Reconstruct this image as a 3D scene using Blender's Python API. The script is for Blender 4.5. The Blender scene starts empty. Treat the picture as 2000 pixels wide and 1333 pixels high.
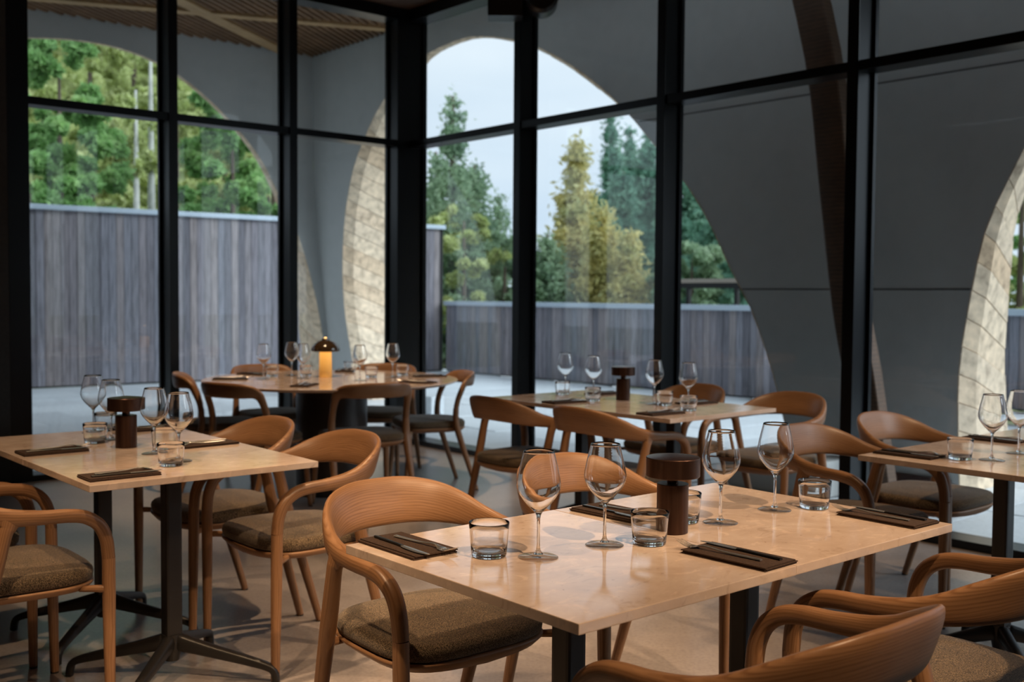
import bpy, bmesh, math, random
import numpy as np
from mathutils import Vector, Matrix

R_ = math.radians
SC = bpy.context.scene
COL = SC.collection

# ------------------------------------------------------------------ camera, sky, lights, exposure
CZ, TZ = 1.30, 0.742
cam_d = bpy.data.cameras.new('camera'); cam = bpy.data.objects.new('camera', cam_d); COL.objects.link(cam)
cam_d.sensor_width = 36; cam_d.lens = 37.8; cam_d.clip_start = .05; cam_d.clip_end = 400
_p, _r = R_(2.45), R_(.42)
_fw = Vector((0, math.cos(_p), -math.sin(_p))); _up = Vector((0, math.sin(_p), math.cos(_p))); _rt = Vector((1, 0, 0))
_rt2 = _rt * math.cos(_r) + _up * math.sin(_r); _up2 = -_rt * math.sin(_r) + _up * math.cos(_r)
cam.matrix_world = Matrix(((_rt2.x, _up2.x, -_fw.x, 0), (_rt2.y, _up2.y, -_fw.y, 0), (_rt2.z, _up2.z, -_fw.z, CZ), (0, 0, 0, 1)))
cam_d.dof.use_dof = True; cam_d.dof.focus_distance = 2.5; cam_d.dof.aperture_fstop = 4.2
SC.camera = cam
SC.view_settings.view_transform = 'Standard'; SC.view_settings.look = 'None'
SC.view_settings.exposure = 0.0; SC.view_settings.gamma = 1; SC.view_settings.use_curve_mapping = False
SC.cycles.max_bounces = 14; SC.cycles.diffuse_bounces = 5; SC.cycles.glossy_bounces = 5
SC.cycles.transmission_bounces = 12; SC.cycles.transparent_max_bounces = 24
SC.cycles.sample_clamp_indirect = 6; SC.cycles.caustics_refractive = True; SC.cycles.caustics_reflective = False

# building frame: s runs along the left glass wall to the corner, t along the right glass wall away from it
A_ = R_(49.5)
U = Vector((math.sin(A_), math.cos(A_), 0)); W = Vector((math.cos(A_), -math.sin(A_), 0))
CR = Vector((-.899, 9.316, 0))
def wor(s, t, z=0): return CR + U * s + W * t + Vector((0, 0, z))
ROT_S = math.atan2(U.y, U.x)      # world angle of the +s direction
ROT_T = math.atan2(W.y, W.x)

w = bpy.data.worlds.new('overcast_sky'); SC.world = w; w.use_nodes = True
nt = w.node_tree; nt.nodes.clear()
n_out = nt.nodes.new('ShaderNodeOutputWorld'); n_bg = nt.nodes.new('ShaderNodeBackground')
n_tc = nt.nodes.new('ShaderNodeTexCoord'); n_no = nt.nodes.new('ShaderNodeTexNoise'); n_cr = nt.nodes.new('ShaderNodeValToRGB')
n_map = nt.nodes.new('ShaderNodeMapping'); n_map.inputs['Scale'].default_value = (1, 1, 3)
n_no.inputs['Scale'].default_value = 2.2; n_no.inputs['Detail'].default_value = 4
n_cr.color_ramp.elements[0].position = .35; n_cr.color_ramp.elements[0].color = (.60, .72, .86, 1)
n_cr.color_ramp.elements[1].position = .65; n_cr.color_ramp.elements[1].color = (.78, .86, .95, 1)
nt.links.new(n_tc.outputs['Generated'], n_map.inputs[0]); nt.links.new(n_map.outputs[0], n_no.inputs[0])
nt.links.new(n_no.outputs[0], n_cr.inputs[0]); nt.links.new(n_cr.outputs[0], n_bg.inputs[0])
n_bg.inputs[1].default_value = 1.27; nt.links.new(n_bg.outputs[0], n_out.inputs[0])

sun_d = bpy.data.lights.new('hazy_sun', 'SUN'); sun_d.energy = 3.4; sun_d.angle = R_(40); sun_d.color = (.86, .93, 1)
sun = bpy.data.objects.new('hazy_sun', sun_d); COL.objects.link(sun)
sun.rotation_euler = (-(U * .55 + W * .85) - Vector((0, 0, .65))).to_track_quat('-Z', 'Y').to_euler()
WARM = (1.0, .66, .38)
def spot(s, t, power, tgt, size=60, blend=.6, z=3.66, col=WARM, rad=.04):
    l = bpy.data.lights.new('ceiling_spot', 'SPOT'); l.energy = power; l.color = col
    l.cycles.is_caustics_light = True
    l.spot_size = R_(size); l.spot_blend = blend; l.shadow_soft_size = rad
    o = bpy.data.objects.new('ceiling_spot', l); COL.objects.link(o)
    o.location = wor(s, t, z); d = wor(*tgt) - o.location
    o.rotation_euler = d.to_track_quat('-Z', 'Y').to_euler()
spot(-4.0, 8.2, 480, (-3.6, 5.9, .7), 34)
spot(-2.2, 8.1, 370, (-2.8, 5.9, .7), 34)
spot(-4.3, 4.2, 125, (-3.8, 3.9, 0), 56)
spot(-1.6, 5.0, 150, (-1.3, 3.9, .7), 50)
spot(-1.0, 7.6, 260, (-1.3, 5.8, .7), 50)
spot(-2.3, 2.2, 330, (-1.7, 1.5, .7), 60)
spot(-5.6, 6.2, 260, (-4.4, 4.6, .3), 60)
spot(-2.4, 6.0, 70, (-2.2, 4.8, 0), 70)
spot(-2.75, 4.35, 300, (-2.9, 4.4, 0), 48)
spot(-4.9, 5.2, 230, (-4.5, 5.0, 0), 44)

# ------------------------------------------------------------------ object helpers
def obj(name, me, mat=None, parent=None, smooth=None):
    if isinstance(me, bmesh.types.BMesh):
        bm = me; me = bpy.data.meshes.new(name)
        bmesh.ops.recalc_face_normals(bm, faces=bm.faces)
        bm.to_mesh(me); bm.free()
    if smooth: me.polygons.foreach_set('use_smooth', [True] * len(me.polygons))
    if mat and not me.materials: me.materials.append(mat)
    o = bpy.data.objects.new(name, me); COL.objects.link(o)
    if parent: o.parent = parent
    return o
def autosmooth(me, deg=40):
    me.polygons.foreach_set('use_smooth', [True] * len(me.polygons))
    me.update()
    bm = bmesh.new(); bm.from_mesh(me)
    for e in bm.edges:
        if len(e.link_faces) == 2 and e.calc_face_angle() > R_(deg): e.smooth = False
    bm.to_mesh(me); bm.free()
def thing(name, label, cat, loc=(0, 0, 0), rz=0, group=None):
    o = bpy.data.objects.new(name, None); COL.objects.link(o); o.empty_display_size = .1
    o.location = loc; o.rotation_euler = (0, 0, rz)
    return tag(o, label, cat, group)
def tag(o, label, cat, group=None):
    if label: o['label'] = label
    o['category'] = cat
    if group: o['group'] = group
    return o
def structure(name, me=None, mat=None):
    o = obj(name, me, mat) if me is not None else bpy.data.objects.new(name, None)
    if me is None: COL.objects.link(o)
    o['kind'] = 'structure'; return o
def copy_tree(root, loc, rz, label=None, group=None):
    r = root.copy(); COL.objects.link(r); r.location = loc; r.rotation_euler = (0, 0, rz)
    if label: r['label'] = label
    if group: r['group'] = group
    for ch in list(root.children):
        c = ch.copy(); COL.objects.link(c); c.parent = r
        for g in list(ch.children):
            d = g.copy(); COL.objects.link(d); d.parent = c
    return r
def box(bm, x0, x1, y0, y1, z0, z1, tr=None, bev=0):
    r = bmesh.ops.create_cube(bm, size=1); vs = r['verts']
    for v in vs: v.co = Vector(((x0 + x1) / 2 + v.co.x * (x1 - x0), (y0 + y1) / 2 + v.co.y * (y1 - y0), (z0 + z1) / 2 + v.co.z * (z1 - z0)))
    if bev:
        es = list({e for v in vs for e in v.link_edges})
        rr = bmesh.ops.bevel(bm, geom=es, offset=bev, segments=2, affect='EDGES', profile=.7)
        vs = list({v for v in rr['verts']} | {v for v in vs if v.is_valid})
    if tr:
        for v in vs: v.co = tr(v.co)
    return vs
def T_(p): return wor(p[0], p[1], p[2])       # building coords -> world
def sbox(s0, s1, t0, t1, z0, z1, bev=0):
    bm = bmesh.new(); box(bm, s0, s1, t0, t1, z0, z1, None, bev)
    for v in bm.verts: v.co = T_(v.co)
    return bm
def lathe(prof, seg=40, closed=False):
    """profile of (r,z); r==0 collapses to the axis."""
    bm = bmesh.new(); rings = []
    for r, z in prof:
        if r < 1e-6: rings.append([bm.verts.new((0, 0, z))])
        else: rings.append([bm.verts.new((r * math.cos(2 * math.pi * i / seg), r * math.sin(2 * math.pi * i / seg), z)) for i in range(seg)])
    pairs = list(zip(rings, rings[1:])) + ([(rings[-1], rings[0])] if closed else [])
    for a, b in pairs:
        if len(a) == 1 and len(b) == 1: continue
        for i in range(seg):
            j = (i + 1) % seg
            if len(a) == 1: bm.faces.new((a[0], b[j], b[i]))
            elif len(b) == 1: bm.faces.new((a[i], a[j], b[0]))
            else: bm.faces.new((a[i], a[j], b[j], b[i]))
    return bm
def cr(p, n):
    """Catmull-Rom through rows of p, n samples per span"""
    p = np.array(p, float); q = np.vstack([2 * p[0] - p[1], p, 2 * p[-1] - p[-2]]); out = []
    for i in range(1, len(q) - 2):
        a, b, c, d = q[i - 1:i + 3]
        for k in range(n):
            t = k / n
            out.append(.5 * (2 * b + (c - a) * t + (2 * a - 5 * b + 4 * c - d) * t * t + (3 * b - a - 3 * c + d) * t ** 3))
    out.append(q[-2]); return np.array(out)
def sweep(nodes, n=6, seg=16, expo=2.3, bm=None, endcap=True):
    """nodes rows: x,y,z, half thickness, half height, hint x,y,z of the height direction"""
    s = cr(nodes, n); bm = bm or bmesh.new(); rings = []
    for i, row in enumerate(s):
        P = Vector(row[:3]); a, b = max(row[3], 1e-4), max(row[4], 1e-4)
        tan = Vector(s[min(i + 1, len(s) - 1)][:3] - s[max(i - 1, 0)][:3]).normalized()
        V = Vector(row[5:8]); V = (V - tan * V.dot(tan)).normalized(); N = tan.cross(V)
        ring = []
        for k in range(seg):
            th = 2 * math.pi * k / seg; c_, s_ = math.cos(th), math.sin(th)
            x = abs(c_) ** (2 / expo) * (1 if c_ >= 0 else -1); y = abs(s_) ** (2 / expo) * (1 if s_ >= 0 else -1)
            ring.append(bm.verts.new(P + N * (a * x) + V * (b * y)))
        rings.append(ring)
    uv = bm.loops.layers.uv.verify(); Ls = [0.]
    for a_, b__ in zip(s, s[1:]): Ls.append(Ls[-1] + float(np.linalg.norm(b__[:3] - a_[:3])))
    off_ = float(abs(nodes[0][0] * 7.3 + nodes[-1][1] * 3.1 + nodes[-1][2]))
    for i, (A, B) in enumerate(zip(rings, rings[1:])):
        for k in range(seg):
            f = bm.faces.new((A[k], A[(k + 1) % seg], B[(k + 1) % seg], B[k]))
            for lp, (kk, ii) in zip(f.loops, ((k, i), (k + 1, i), (k + 1, i + 1), (k, i + 1))):
                th = 2 * math.pi * kk / seg; row = s[ii]
                # height across the section, so both faces carry long grain
                lp[uv].uv = (math.sin(th) * row[4] + (.3 if math.cos(th) < 0 else 0) + .01 * math.cos(th) + off_, Ls[ii])
    if endcap: bm.faces.new(rings[0]); bm.faces.new(rings[-1][::-1])
    return bm

# ------------------------------------------------------------------ materials
def new_mat(name, color=(.5, .5, .5), rough=.5, metal=0, spec=.5):
    m = bpy.data.materials.new(name); m.use_nodes = True
    b = m.node_tree.nodes['Principled BSDF']
    b.inputs['Base Color'].default_value = (*color, 1); b.inputs['Roughness'].default_value = rough
    b.inputs['Metallic'].default_value = metal; b.inputs['Specular IOR Level'].default_value = spec
    return m, m.node_tree, b
def ramp(nt, fac, stops):
    r = nt.nodes.new('ShaderNodeValToRGB'); e = r.color_ramp.elements
    while len(e) < len(stops): e.new(.5)
    for i, (p, c) in enumerate(stops): e[i].position = p; e[i].color = (*c, 1)
    nt.links.new(fac, r.inputs[0]); return r.outputs[0]
def noise(nt, scale, detail=4, stretch=None, coord='Object', rough=.55, dist=0, offset=None):
    tc = nt.nodes.new('ShaderNodeTexCoord'); mp = nt.nodes.new('ShaderNodeMapping')
    if stretch: mp.inputs['Scale'].default_value = stretch
    nt.links.new(tc.outputs[coord], mp.inputs[0])
    if offset is not None: nt.links.new(offset, mp.inputs['Location'])
    n = nt.nodes.new('ShaderNodeTexNoise'); n.inputs['Scale'].default_value = scale
    n.inputs['Detail'].default_value = detail; n.inputs['Roughness'].default_value = rough; n.inputs['Distortion'].default_value = dist
    nt.links.new(mp.outputs[0], n.inputs[0]); return n.outputs[0]
def bump(nt, b, h, strength=.2, dist=.005):
    n = nt.nodes.new('ShaderNodeBump'); n.inputs['Strength'].default_value = strength; n.inputs['Distance'].default_value = dist
    nt.links.new(h, n.inputs['Height']); nt.links.new(n.outputs[0], b.inputs['Normal'])
def mixc(nt, a, b_, fac, mode='MIX'):
    m = nt.nodes.new('ShaderNodeMix'); m.data_type = 'RGBA'; m.blend_type = mode
    for sock, v in ((m.inputs[6], a), (m.inputs[7], b_)):
        if isinstance(v, tuple): sock.default_value = (*v, 1)
        else: nt.links.new(v, sock)
    if isinstance(fac, (int, float)): m.inputs[0].default_value = fac
    else: nt.links.new(fac, m.inputs[0])
    return m.outputs[2]
def objrand(nt):
    return nt.nodes.new('ShaderNodeObjectInfo').outputs['Random']

def wood_mat(name, c1, c2, c3, rough=.42, stretch=(3, 1, 12), scale=14, bumpy=.12):
    m, t, b = new_mat(name, c1, rough)
    tc = t.nodes.new('ShaderNodeTexCoord'); mp = t.nodes.new('ShaderNodeMapping'); mp.inputs['Scale'].default_value = stretch
    t.links.new(tc.outputs['Object'], mp.inputs[0])
    wv = t.nodes.new('ShaderNodeTexWave'); wv.inputs['Scale'].default_value = scale * .35; wv.inputs['Distortion'].default_value = 5
    wv.inputs['Detail'].default_value = 3; wv.inputs['Detail Scale'].default_value = .6; wv.bands_direction = 'Z'
    t.links.new(mp.outputs[0], wv.inputs[0])
    n1 = noise(t, scale, 6, stretch); n2 = noise(t, 3, 2)
    a = ramp(t, wv.outputs['Fac'], [(0, c3), (.5, c1), (1, c2)])
    f = ramp(t, n1, [(.35, c3), (.65, c2)])
    c = mixc(t, a, f, .45); g = ramp(t, n2, [(.3, (.82, .82, .82)), (.7, (1.1, 1.1, 1.1))])
    t.links.new(mixc(t, c, g, 1, 'MULTIPLY'), b.inputs['Base Color'])
    bump(t, b, n1, bumpy, .002); return m
def oak_mat():
    m, t, b = new_mat('oak', (.4, .22, .11), .40)
    tc = t.nodes.new('ShaderNodeTexCoord')
    def tex(kind, sx, sy, **k):
        mp = t.nodes.new('ShaderNodeMapping'); mp.inputs['Scale'].default_value = (sx, sy, 1); t.links.new(tc.outputs['UV'], mp.inputs[0])
        n = t.nodes.new(kind); t.links.new(mp.outputs[0], n.inputs[0])
        for kk, v in k.items(): n.inputs[kk.replace('_', ' ')].default_value = v
        return n
    big = tex('ShaderNodeTexWave', 1.0, .16, Scale=48, Distortion=7, Detail=3, Detail_Scale=.7); big.bands_direction = 'X'
    fine = tex('ShaderNodeTexNoise', 420, 9, Scale=1, Detail=4, Roughness=.6)
    wide = tex('ShaderNodeTexNoise', 14, 1.6, Scale=1, Detail=2)
    a = ramp(t, big.outputs['Fac'], [(.1, (.30, .165, .085)), (.7, (.28, .150, .075)), (.97, (.225, .115, .055))])
    f = ramp(t, fine.outputs[0], [(.3, (.80, .77, .74)), (.55, (1.03, 1.03, 1.03))])
    g = ramp(t, wide.outputs[0], [(.3, (.78, .75, .72)), (.7, (1.16, 1.14, 1.12))])
    c = mixc(t, mixc(t, a, f, 1, 'MULTIPLY'), g, 1, 'MULTIPLY'); t.links.new(c, b.inputs['Base Color'])
    bump(t, b, fine.outputs[0], .06, .001); return m
OAK = oak_mat()

def fabric_mat():
    m, t, b = new_mat('boucle_fabric', (.12, .09, .055), .95, 0, .15)
    n = noise(t, 520, 2, stretch=(1, .6, 1)); n2 = noise(t, 9, 3)
    c = ramp(t, n, [(.38, (.020, .014, .009)), (.5, (.095, .068, .042)), (.64, (.27, .195, .12))])
    t.links.new(mixc(t, c, ramp(t, n2, [(.3, (.85, .85, .85)), (.7, (1.1, 1.1, 1.1))]), 1, 'MULTIPLY'), b.inputs['Base Color'])
    b.inputs['Sheen Weight'].default_value = .25
    bump(t, b, n, .6, .002); return m
FABRIC = fabric_mat()
def stone_mat():
    m, t, b = new_mat('beige_limestone', (.6, .45, .33), .13); b.inputs['IOR'].default_value = 1.6
    n = noise(t, 5, 7, rough=.65, dist=.6); n2 = noise(t, 15, 5, stretch=(1, 1.3, 1), dist=1.2); n3 = noise(t, 90, 2)
    c = ramp(t, n, [(.3, (.50, .385, .315)), (.5, (.59, .465, .385)), (.7, (.68, .56, .48))])
    v = ramp(t, n2, [(.33, (.80, .77, .75)), (.41, (.98, .98, .98)), (.58, (1, 1, 1)), (.64, (1.14, 1.13, 1.12))])
    c = mixc(t, c, v, 1, 'MULTIPLY'); s = ramp(t, n3, [(.22, (.55, .5, .45)), (.28, (1, 1, 1))])
    t.links.new(mixc(t, c, s, 1, 'MULTIPLY'), b.inputs['Base Color'])
    rr = t.nodes.new('ShaderNodeMapRange'); rr.inputs[3].default_value = .06; rr.inputs[4].default_value = .15
    t.links.new(n2, rr.inputs[0]); t.links.new(rr.outputs[0], b.inputs['Roughness']); return m
STONE = stone_mat()
def black_mat(name, c=(.012, .013, .015), rough=.35):
    m, t, b = new_mat(name, c, rough); bump(t, b, noise(t, 300, 2), .04, .001); return m
STEEL = black_mat('black_powder_coated_steel', (.013, .012, .012), .38)
FRAME = black_mat('anthracite_window_aluminium', (.004, .005, .007), .28); FRAME.node_tree.nodes['Principled BSDF'].inputs['Specular IOR Level'].default_value = .3
RUBBER = black_mat('black_rubber', (.015, .015, .015), .8)
def concrete(name, c1, c2, rough, sc=1.2, fine=60, bm_=.1):
    m, t, b = new_mat(name, c1, rough)
    n = noise(t, sc, 6, rough=.6); n2 = noise(t, fine, 4)
    c = ramp(t, n, [(.3, c1), (.7, c2)]); k_ = min(1, fine / 45); s = ramp(t, n2, [(.3, (1 - .22 * k_,) * 3), (.5, (1, 1, 1)), (.72, (1 + .12 * k_,) * 3)])
    t.links.new(mixc(t, c, s, 1, 'MULTIPLY'), b.inputs['Base Color']); bump(t, b, n2, bm_, .003)
    return m
FLOOR = concrete('polished_concrete', (.235, .205, .195), (.33, .295, .28), .28, 1.6, 70, .03)
SHELL = concrete('pale_concrete_shell', (.47, .48, .47), (.53, .54, .53), .7, .8, 8, .06)
PAVE = concrete('grey_paving_concrete', (.72, .77, .80), (.80, .84, .87), .45, 1, 30, .15)
def paving_mat():
    m = PAVE; t = m.node_tree; b = t.nodes['Principled BSDF']
    src = b.inputs['Base Color'].links[0].from_socket
    r = ramp(t, objrand(t), [(0, (.86, .86, .87)), (1, (1.04, 1.04, 1.04))])
    t.links.new(mixc(t, src, r, 1, 'MULTIPLY'), b.inputs['Base Color'])
paving_mat()
JOINT = concrete('joint_grey', (.12, .12, .12), (.15, .15, .15), .9)
def glass_pane_mat():
    m = bpy.data.materials.new('window_glass'); m.use_nodes = True; t = m.node_tree; t.nodes.clear()
    o = t.nodes.new('ShaderNodeOutputMaterial'); tr = t.nodes.new('ShaderNodeBsdfTransparent'); gl = t.nodes.new('ShaderNodeBsdfGlossy')
    tr.inputs[0].default_value = (.93, .955, .955, 1); gl.inputs['Roughness'].default_value = .0
    lw = t.nodes.new('ShaderNodeLayerWeight'); lw.inputs[0].default_value = .5; mx = t.nodes.new('ShaderNodeMixShader')
    pw = t.nodes.new('ShaderNodeMath'); pw.operation = 'POWER'; pw.inputs[1].default_value = 5; t.links.new(lw.outputs['Facing'], pw.inputs[0])
    ma = t.nodes.new('ShaderNodeMath'); ma.operation = 'MULTIPLY_ADD'; ma.inputs[1].default_value = .95; ma.inputs[2].default_value = .04; t.links.new(pw.outputs[0], ma.inputs[0])
    t.links.new(ma.outputs[0], mx.inputs[0]); t.links.new(tr.outputs[0], mx.inputs[1]); t.links.new(gl.outputs[0], mx.inputs[2])
    t.links.new(mx.outputs[0], o.inputs[0]); return m
PANE = glass_pane_mat()
def glass_mat():
    m, t, b = new_mat('clear_glass', (1, 1, 1), 0); b.inputs['Transmission Weight'].default_value = 1; b.inputs['IOR'].default_value = 1.5
    return m
GLASS = glass_mat()
def bronze():
    m, t, b = new_mat('dark_bronze_anodised', (.075, .042, .032), .34, .85)
    n = noise(t, 60, 3, stretch=(1, 1, .02)); r = ramp(t, n, [(.3, (.055, .030, .024)), (.7, (.10, .058, .044))])
    t.links.new(r, b.inputs['Base Color']); return m
BRONZE = bronze()
CUTLERY = new_mat('brushed_steel', (.80, .78, .74), .36, 1)[0]
DARKCUT = new_mat('dark_satin_steel', (.20, .185, .17), .30, 1)[0]
def napkin_mat():
    m, t, b = new_mat('brown_napkin', (.045, .027, .020), .85, 0, .2)
    n = noise(t, 260, 3); t.links.new(ramp(t, n, [(.3, (.034, .020, .015)), (.7, (.070, .045, .033))]), b.inputs['Base Color'])
    bump(t, b, n, .25, .001); return m
NAPKIN = napkin_mat()
def plank_mat(name, stops, rough=.8, stretch=(14, 14, 1.1), sc=3):
    m, t, b = new_mat(name, (.2, .2, .2), rough)
    loc = t.nodes.new('ShaderNodeCombineXYZ'); mul = t.nodes.new('ShaderNodeMath'); mul.operation = 'MULTIPLY'; mul.inputs[1].default_value = 40
    rnd = objrand(t); t.links.new(rnd, mul.inputs[0]); t.links.new(mul.outputs[0], loc.inputs[2]); t.links.new(mul.outputs[0], loc.inputs[0])
    n = noise(t, sc, 6, stretch, offset=loc.outputs[0])
    base = ramp(t, rnd, stops); g = ramp(t, n, [(.28, (.55, .53, .52)), (.5, (1, 1, 1)), (.75, (1.35, 1.33, 1.32))])
    t.links.new(mixc(t, base, g, 1, 'MULTIPLY'), b.inputs['Base Color']); bump(t, b, n, .3, .004); return m
FENCE = plank_mat('weathered_dark_timber', [(0, (.13, .125, .145)), (.3, (.21, .195, .22)), (.55, (.27, .235, .235)), (.8, (.17, .175, .21)), (1, (.32, .30, .33))])
BOARD = plank_mat('pale_larch_board', [(0, (.66, .48, .31)), (.3, (.74, .57, .40)), (.6, (.80, .64, .46)), (1, (.70, .56, .41))], .6, (3, 3, 3), 4)
CAP = new_mat('zinc_cap', (.46, .54, .62), .5, .1)[0]
SLAT = wood_mat('soffit_slat', (.20, .10, .045), (.25, .13, .06), (.14, .07, .03), .6, (2, 2, 2), 8)
BEAM = wood_mat('glulam_beam', (.42, .25, .11), (.48, .30, .14), (.34, .19, .08), .6, (2, 2, 2), 8)
DARKWOOD = wood_mat('dark_stained_timber', (.10, .055, .03), (.13, .07, .038), (.07, .036, .02), .6, (2, 2, 4), 8)

# ------------------------------------------------------------------ room shell
S0, T1 = -9.0, 11.0
bm = sbox(S0, .2, -.2, T1, -.12, 0); structure('floor', bm, FLOOR)
bm = sbox(S0, .25, -.25, T1, 3.735, 3.86); structure('ceiling', bm, DARKWOOD)
WALLM = concrete('dark_interior_plaster', (.03, .027, .025), (.045, .04, .035), .8)
structure('wall_back', sbox(S0 - .15, S0, -.2, T1, 0, 3.73), WALLM)
structure('wall_left', sbox(S0, -3.25, -.18, 0, 0, 3.73), WALLM)
structure('wall_side', sbox(S0, .2, T1, T1 + .15, 0, 3.73), WALLM)

def facade(name, axis, posts, end, z_tr=(2.565, 2.62)):
    """axis 'L': wall runs along -s at t=0, depth towards -t.  'R': runs along +t at s=0, depth towards +s."""
    root = structure(name)
    D = .183
    def B(a0, a1, d0, d1, z0, z1, nm, mat, bev=.003):
        if axis == 'L': b_ = sbox(a0, a1, -d1, -d0, z0, z1, bev)
        else: b_ = sbox(d0, d1, a0, a1, z0, z1, bev)
        return obj(nm, b_, mat, root)
    edges = sorted(posts)
    for a, wd in edges: B(a, a + wd, 0, D, 0, 3.735, 'mullion', FRAME)
    gaps = [(edges[i][0] + edges[i][1], edges[i + 1][0]) for i in range(len(edges) - 1)]
    if axis == 'L': gaps.append((edges[-1][0] + edges[-1][1], -.118))
    else: gaps.insert(0, (.0, edges[0][0]))
    for a0, a1 in gaps:
        if a1 - a0 < .05: continue
        B(a0, a1, .012, D - .012, z_tr[0], z_tr[1], 'transom', FRAME)
        B(a0, a1, .0, D, 3.635, 3.735, 'head_rail', FRAME)
        B(a0, a1, .0, D, .0, .045, 'sill_rail', FRAME)
        for z0, z1 in ((.045, z_tr[0]), (z_tr[1], 3.635)):
            for e0, e1 in ((a0, a0 + .02), (a1 - .02, a1)):
                B(e0, e1, .135, .165, z0, z1, 'glazing_bead', FRAME, 0)
            g = B(a0 + .018, a1 - .018, .148, .152, z0, z1, 'glass_pane', PANE, 0)
    return root
facade('window_1', 'L', [(-3.25, .14), (-2.136, .07), (-1.146, .07)], 0)
facade('window_2', 'R', [(1.381, .073), (2.835, .073), (4.255, .073), (5.70, .073), (7.14, .073), (8.58, .073), (10.0, .073), (10.9, .073)], 0)
cp = sbox(-.118, .19, -.19, -.0, 0, 3.735, .003); structure('trim_1', cp, FRAME)     # corner post

# ------------------------------------------------------------------ outdoor ground, paving
bm = sbox(-30, 60, -60, 60, -.6, -.16); gm = concrete('dry_ground', (.12, .14, .06), (.18, .2, .09), .95, .3, 4)
structure('ground', bm, gm)
pav = structure('paving')
slab = bmesh.new(); box(slab, -.447, .447, -.297, .297, -.06, 0, None, .004)
slab_me = bpy.data.meshes.new('paving_slab'); slab.to_mesh(slab_me); slab.free(); slab_me.materials.append(PAVE)
bed = sbox(-9, 6.2, -7.6, 14, -.16, -.052)
rnd = random.Random(3)
def slab_at(s, t):
    o = bpy.data.objects.new('paving_slab', slab_me); COL.objects.link(o); o.parent = pav
    o.location = wor(s, t, -.004 + rnd.uniform(-.003, .003)); o.rotation_euler = (0, 0, ROT_S)
cnt = 0
for j in range(0, 12):
    for i in range(0, 16):
        s = -7.4 + i * .9 + (.45 if j % 2 else 0); t = -.5 - j * .6
        if s < 6.0: slab_at(s, t); cnt += 1
for j in range(0, 14):
    for i in range(0, 7):
        s = .68 + i * .9; t = .1 + j * .6
        if s < 6.0 and t < 8: slab_at(s, t); cnt += 1
obj('paving_bed', bed, JOINT, pav)

# ------------------------------------------------------------------ outer concrete shell with arches
TOP = 4.27
TOPW = 4.36
C_S, C_T = 1.6, -4.39
XS, XT = .76, .649     # how the picture's rightward direction splits on s and t (world +x)
def warp(s, t, z):
    g = .27 * max(0, 1 - z / 3.0) ** 1.4
    d = math.hypot(s - C_S, t - C_T); wgt = 1 if d < .9 else max(0, 1 - (d - .9) / 1.4)
    return s + XS * g * wgt, t + XT * g * wgt
def gz(z): return max(0, 1 - z / 3.0) ** 1.4
def dense(pts, step=.14):
    c_ = cr(pts, 8); out = [c_[0]]; acc = 0
    for a, b in zip(c_, c_[1:]):
        acc += np.linalg.norm(b - a)
        if acc >= step: out.append(b); acc = 0
    if np.linalg.norm(out[-1] - c_[-1]) > .02: out.append(c_[-1])
    return np.array(out)
R1 = [(-3.20, -.16), (-3.40, .32), (-3.55, .75), (-3.66, 1.2), (-3.69, 1.64), (-3.66, 2.07), (-3.60, 2.38), (-3.44, 2.8), (-3.22, 3.11), (-2.95, 3.41), (-2.6, 3.66), (-2.25, 3.83), (-1.9, 3.93), (-1.31, 3.98), (-.93, 3.93), (-.52, 3.83), (-.14, 3.69), (.22, 3.51), (.56, 3.3), (.89, 3.06), (1.14, 2.84), (1.37, 2.61), (1.66, 2.33), (1.9, 2.04), (2.07, 1.78), (2.23, 1.5), (2.41, 1.23), (2.54, .96), (2.67, .63), (2.76, .32), (2.86, -.16)]
R1 = [(a - .50 * gz(z) if a < 0 and z < 3 else a, z) for a, z in R1]
R2 = [(4.17, -.16), (4.14, .38), (4.13, .73), (4.15, .97), (4.19, 1.24), (4.23, 1.48), (4.29, 1.75), (4.37, 1.94), (4.45, 2.1), (4.55, 2.3), (4.8, 2.75), (5.15, 3.15), (5.6, 3.5), (6.2, 3.8), (7.0, 3.95), (7.8, 3.85), (8.6, 3.5), (9.3, 2.9), (9.9, 2.1), (10.4, 1.2), (10.7, -.16)]
L1 = [(1.72, -.16), (1.75, .47), (1.70, .87), (1.62, 1.26), (1.51, 1.65), (1.38, 2.03), (1.12, 2.51), (.88, 2.93), (.67, 3.17), (.41, 3.42), (.15, 3.62), (-.10, 3.78), (-.37, 3.91), (-.76, 4.01), (-1.15, 4.04), (-1.61, 4.01), (-2.1, 3.92), (-2.7, 3.68), (-3.3, 3.25), (-3.9, 2.6), (-4.4, 1.8), (-4.8, .9), (-5.0, -.16)]
L1 = [(a - .28 * gz(z) if a > 0 else a, z) for a, z in L1]
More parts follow.
